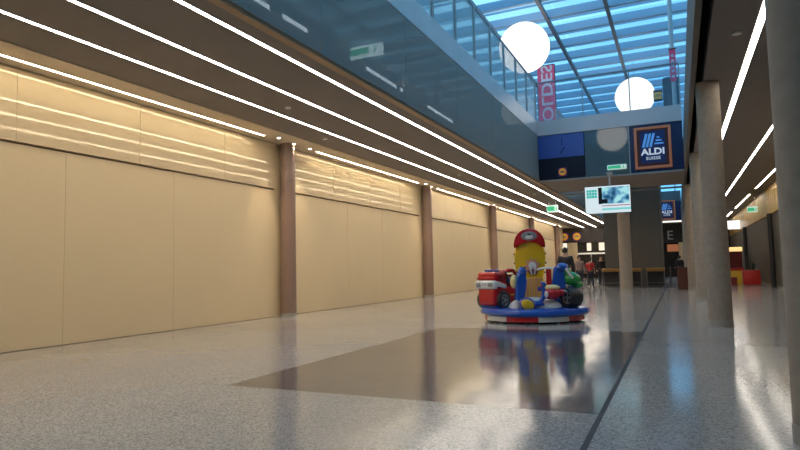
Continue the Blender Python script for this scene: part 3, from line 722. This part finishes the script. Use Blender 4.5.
# ------------------------------------------------------------ coin operated carousel
R_ = mat('toy_red', (0.50, 0.012, 0.018), 0.22, coat=0.5); B_ = mat('toy_blue', (0.012, 0.09, 0.46), 0.22, coat=0.5); Y_ = mat('toy_yellow', (0.80, 0.50, 0.02), 0.25, coat=0.4)
G_ = mat('toy_green', (0.02, 0.28, 0.05), 0.2, coat=0.5); Wt = mat('toy_white', (0.72, 0.72, 0.70), 0.3, coat=0.3); K_ = mat('tyre_black', (0.014, 0.014, 0.016), 0.45)
GR = mat('wheel_grey', (0.30, 0.30, 0.31), 0.35, metal=0.5); TAN = mat('tan_print', (0.60, 0.30, 0.10), 0.4); PKP = mat('pink_print', (0.65, 0.30, 0.22), 0.4)
WIN = mat('dark_window', (0.03, 0.035, 0.06), 0.1); PBL = mat('toy_purple_blue', (0.06, 0.07, 0.30), 0.3); CR = mat('toy_cream', (0.80, 0.62, 0.30), 0.3)
car = empty('toy_carousel', (-3.11, 14.04, 0), 'coin operated kiddie carousel with toy fire engine, scooter and motorbike on a round blue platform', 'carousel', rz=math.atan2(0.2135, 0.977))
b = MB()
prof = [(0.0, 0.15), (1.14, 0.15), (1.20, 0.17), (1.235, 0.21), (1.235, 0.26), (1.21, 0.305), (1.14, 0.325), (0.0, 0.335)]
b.lathe(prof, (0, 0, 0), B_, 72); b.build('platform', car)
def segc(i):
    a = (i+0.5)/80*360
    return R_ if int(((a+90-4+3600-180) % 72)//36) == 0 else Wt
b = MB(); b.lathe([(1.10, 0.045), (1.135, 0.045), (1.135, 0.185), (1.10, 0.185)], (0, 0, 0), Wt, 80, segc); b.build('skirt', car)
for k in range(6):
    a = 2*PI*k/6+0.35
    b = MB(); b.cyl((0.92*math.cos(a), 0.92*math.sin(a), 0.0), (0.92*math.cos(a), 0.92*math.sin(a), 0.15), 0.045, K_); b.build('foot', car)
b = MB(); b.box(-0.5, 0.5, -0.5, 0.5, 0.03, 0.15, K_); b.build('motor_housing', car)
# white moulded mound
b = MB(); b.ball((0.0, -0.35, 0.30), 0.5, Wt, (1.18, 1.0, 0.5)); b.ball((-0.36, -0.62, 0.30), 0.17, Wt, (1, 1, 1.2)); b.ball((0.35, -0.5, 0.3), 0.25, Wt, (1.1, 1, 0.8)); b.build('mound', car)
# totem
tx = -0.05
def outline(pts): return [(tx+x, z) for x, z in pts]
b = MB()
half = [(0.20, 0.40), (0.25, 0.60), (0.29, 0.95), (0.34, 1.25), (0.355, 1.45), (0.345, 1.62), (0.28, 1.76), (0.14, 1.84)]
pts = [(x, z) for x, z in half]+[(-x, z) for x, z in half[::-1]]
b.prism(outline(pts), 0.02, 0.32, Y_, bevel=0.05); tot = b.build('totem', car)
b = MB()
for z in (1.10, 1.32, 1.54):
    for sx in (-1, 1):
        w = 0.36 if z > 1.2 else 0.33
        b.ball((tx+sx*w, 0.17, z), 0.022, K_, seg=8)
b.build('side_bolts', tot)
# printed panel, plain abstract splash
b = MB()
pr = [((0.21 if k % 2 else 0.12)*math.cos(k*PI/9), 1.24+(0.23 if k % 2 else 0.14)*math.sin(k*PI/9)) for k in range(18)]
b.prism([(tx+0.05+x, z) for x, z in pr], 0.0, 0.02, PKP)
b.cyl((tx+0.05, -0.01, 1.26), (tx+0.05, 0.0, 1.26), 0.09, Wt, seg=20)
b.build('print_patch', tot)
b = MB()
for i in range(5):
    x = tx-0.04+i*0.045; b.box(x, x+0.022, -0.014, 0.0, 1.05, 1.23-abs(i-2)*0.03, K_ if i % 2 == 0 else Wt, rot=Euler((0, 0.25*(i-2), 0)))
b.build('print_stripes', tot)
b = MB(); b.box(tx-0.12, tx+0.24, -0.06, 0.02, 0.50, 0.98, TAN, 0.02)
for i in range(6): b.box(tx-0.10+i*0.055, tx-0.085+i*0.055, -0.066, -0.06, 0.52, 0.96, Y_ if i % 2 else PKP)
b.build('ribbed_panel', tot)
# plain red dome
b = MB()
dome = [(0.36*math.cos(a), 1.73+0.40*math.sin(a)) for a in np.linspace(-0.12, PI+0.12, 22)]
dome += [(-0.27, 1.70), (-0.20, 1.79), (-0.10, 1.84), (0, 1.855), (0.10, 1.84), (0.20, 1.79), (0.27, 1.70)]
b.prism([(tx+x, z) for x, z in dome], -0.07, 0.34, R_, bevel=0.025); dm = b.build('dome', tot)
b = MB(); b.ball((tx, -0.065, 1.95), 0.175, mat('badge_grey', (0.22, 0.22, 0.24), 0.3), (1.1, 0.14, 0.62)); b.ball((tx, -0.08, 1.93), 0.09, Wt, (1.1, 0.16, 0.6)); b.box(tx-0.03, tx+0.03, -0.11, -0.07, 1.965, 2.0, K_); b.build('badge', dm)

def wheel(parent, name, c, r, w, axis, hub=GR, spokes=5, tyre=K_, hubr=0.62):
    """tyre with rounded shoulders; hub and spokes are its children"""
    ax = Vector(axis).normalized(); q = ax.to_track_quat('Z', 'Y').to_matrix().to_4x4(); M = Matrix.Translation(c) @ q
    b = MB(); b.xf = M
    b.lathe([(r*hubr, -w*0.42), (r*0.86, -w*0.5), (r*0.97, -w*0.38), (r, -w*0.15), (r, w*0.15), (r*0.97, w*0.38), (r*0.86, w*0.5), (r*hubr, w*0.42), (r*hubr, -w*0.42)], (0, 0, 0), tyre, 32)
    t_ = b.build(name, parent)
    b = MB(); b.xf = M; b.cyl((0, 0, -w*0.30), (0, 0, w*0.30), r*hubr, K_ if spokes else hub, seg=28)
    b.torus((0, 0, w*0.36), r*hubr*0.93, r*0.06, hub, (0, 0, 1))
    for k in range(spokes):
        a = 2*PI*k/spokes; b.cyl((0, 0, w*0.36), (r*hubr*0.93*math.cos(a), r*hubr*0.93*math.sin(a), w*0.36), r*0.085, hub, seg=8)
    b.ball((0, 0, w*0.36), r*0.16, hub, (1, 1, 0.6), seg=12); b.build('hub', t_)
    return t_

# --- toy fire engine, nose to the left front
fe = bpy.data.objects.new('fire_engine', None); COL.objects.link(fe); fe.parent = car
fe.location = (-0.80, -0.16, 0.30); fe.rotation_euler = (0, 0, math.radians(-37)); fe.scale = (0.86, 0.92, 0.97)
b = MB()   # x = width, y = length (front -y)
b.box(-0.31, 0.31, -0.46, 0.35, 0.06, 0.52, R_, 0.10, seg=4)
b.box(-0.33, 0.33, -0.43, 0.0, 0.52, 0.86, R_, 0.07, seg=4)
b.box(-0.30, 0.30, -0.475, -0.40, 0.68, 0.74, R_, 0.02)
b.box(-0.28, 0.28, -0.35, 0.28, -0.02, 0.1, B_, 0.03)
b.build('body', fe)
b = MB(); b.box(-0.35, 0.35, -0.52, -0.36, 0.46, 0.66, Wt, 0.06, seg=3)
for k in range(5): b.box(0.30-k*0.0, 0.352-k*0.004, -0.40+k*0.07, -0.32+k*0.07, 0.52-k*0.012, 0.64-k*0.02, Wt, 0.015)
b.build('bumper_band', fe)
b = MB()
for sx in (-1, 1): b.box(sx*0.21-0.085, sx*0.21+0.085, -0.535, -0.50, 0.51, 0.61, GR, 0.02)
b.box(-0.08, 0.08, -0.53, -0.51, 0.53, 0.60, mat('lamp_pale', (0.5, 0.52, 0.55), 0.2)); b.build('headlights', fe)
b = MB(); b.box(-0.20, 0.18, -0.30, -0.12, 0.86, 0.92, PBL, 0.025); b.build('light_bar', fe)
# open rear cab hoop
b = MB()
hoop = [(0.27, -0.02, 0.84), (0.28, 0.10, 0.90), (0.28, 0.30, 0.88), (0.29, 0.42, 0.76), (0.30, 0.46, 0.50), (0.30, 0.42, 0.20)]
b.tube(hoop, 0.045, R_); b.tube([(-x, y, z) for x, y, z in hoop], 0.045, R_)
b.box(-0.30, 0.30, 0.36, 0.46, 0.12, 0.80, R_, 0.04); b.box(0.24, 0.32, -0.05, 0.42, 0.12, 0.48, R_, 0.03)
b.box(-0.29, 0.29, 0.05, 0.40, 0.84, 0.90, R_, 0.02); b.build('cab', fe)
b = MB(); b.box(0.315, 0.33, -0.33, -0.08, 0.62, 0.78, WIN, 0.01); b.tube([(0.33, -0.06, 0.86), (0.335, 0.0, 0.72), (0.335, 0.06, 0.56)], 0.022, K_); b.build('side_window', fe)
b = MB(); b.box(-0.22, 0.26, 0.06, 0.36, 0.58, 0.72, PBL, 0.04); b.build('seat', fe)
b = MB(); b.box(0.318, 0.33, 0.12, 0.30, 0.30, 0.325, Y_); b.build('yellow_line', fe)
for sx in (-1, 1):
    wheel(fe, 'wheel', (sx*0.34, -0.18, 0.20), 0.215, 0.14, (sx, 0, 0))
    wheel(fe, 'wheel', (sx*0.30, 0.40, 0.16), 0.16, 0.10, (sx, 0, 0))

# --- toy scooter, nose to the left
so = bpy.data.objects.new('scooter', None); COL.objects.link(so); so.parent = car
so.location = (0.0, -0.78, 0.30); so.rotation_euler = (0, 0, math.radians(12))
b = MB()
b.prism([(-0.40, 0.22), (-0.22, 0.14), (-0.19, 0.40), (-0.20, 0.62), (-0.15, 0.80), (-0.22, 0.90), (-0.33, 0.84), (-0.38, 0.60)], -0.13, 0.13, B_, bevel=0.04)
b.ball((-0.23, -0.02, 0.84), 0.095, B_, (1, 1.6, 1.1)); b.build('leg_shield', so)
b = MB(); b.ball((-0.42, 0, 0.62), 0.13, CR, (0.6, 0.9, 1.15)); b.build('headlamp', so)
b = MB(); b.tube([(-0.22, -0.02, 0.17), (-0.05, -0.02, 0.13), (0.15, -0.02, 0.15), (0.23, -0.02, 0.30), (0.24, -0.02, 0.55)], 0.05, B_); b.tube([(0.22, -0.1, 0.55), (0.22, 0.08, 0.57)], 0.04, B_)
b.box(-0.25, 0.22, -0.12, 0.12, 0.08, 0.14, B_, 0.02); b.build('frame', so)
b = MB(); b.ball((0.40, 0, 0.34), 0.20, R_, (1.0, 0.75, 0.70)); b.ball((0.58, 0, 0.36), 0.10, R_, (1.2, 0.9, 0.8)); b.build('rear_body', so)
b = MB(); b.ball((0.40, 0, 0.47), 0.17, CR, (1.15, 0.7, 0.38)); b.build('saddle', so)
b = MB(); b.ball((0.26, -0.12, 0.33), 0.07, Wt, (0.6, 0.4, 1.1)); b.ball((0.72, 0, 0.38), 0.06, GR, (1.4, 0.7, 0.7)); b.build('trim_parts', so)
b = MB(); b.tube([(-0.2, -0.22, 0.92), (-0.22, 0.22, 0.92)], 0.02, K_); b.build('handlebar', so)
b = MB(); b.ball((-0.16, -0.16, 0.115), 0.19, PBL, (1.05, 0.45, 0.80), rot=Euler((0, 0.5, 0.15))); b.build('front_fender', so)
b = MB(); b.ball((-0.17, -0.215, 0.115), 0.145, Y_, (1.05, 0.30, 0.78), rot=Euler((0, 0.5, 0.15))); b.build('front_wheel_cover', so)

# --- toy motorbike, rear wheel to the right
mo = bpy.data.objects.new('motorbike', None); COL.objects.link(mo); mo.parent = car
mo.location = (0.72, -0.35, 0.32); mo.rotation_euler = (0, 0, 0)
wheel(mo, 'rear_wheel', (0.10, -0.20, 0.225), 0.23, 0.32, (-1, -0.75, 0.0), spokes=4)
b = MB(); b.ball((0.14, 0, 0.62), 0.235, G_, (0.85, 0.8, 0.70), rot=Euler((0, 0.25, 0))); b.ball((0.02, 0, 0.78), 0.14, G_, (0.8, 0.8, 1.2), rot=Euler((0, -0.6, 0)))
b.ball((0.25, 0, 0.50), 0.13, G_, (1, 0.9, 0.7)); b.build('tank', mo)
b = MB(); b.box(0.04, 0.10, -0.17, -0.13, 0.62, 0.90, Wt, 0.01, rot=Euler((0, -0.55, 0))); b.build('white_flash', mo)
b = MB(); b.ball((0.14, -0.185, 0.66), 0.025, Wt, seg=10); b.build('lamp', mo)
b = MB()
b.prism([(-0.30, 0.10), (-0.02, 0.12), (-0.04, 0.45), (0.0, 0.72), (-0.02, 0.92), (-0.14, 0.96), (-0.26, 0.88), (-0.30, 0.5)], -0.10, 0.12, B_, bevel=0.04)
b.ball((-0.07, -0.08, 0.89), 0.115, B_, (1.2, 1, 0.85)); b.box(-0.30, 0.05, -0.14, 0.14, 0.0, 0.14, B_, 0.03); b.build('fairing', mo)
b = MB(); b.box(-0.42, -0.30, -0.04, 0.10, 0.38, 0.86, R_, 0.03); b.build('back_post', mo)
b = MB(); b.tube([(-0.62, -0.02, 0.84), (-0.48, -0.03, 0.88), (-0.25, -0.05, 0.88)], 0.022, Wt); b.build('handlebar', mo)
b = MB(); b.box(-0.62, -0.24, -0.06, 0.06, 0.36, 0.46, PBL, 0.02); b.box(-0.55, -0.4, -0.08, 0.08, 0.44, 0.5, R_, 0.02); b.build('link_bar', mo)
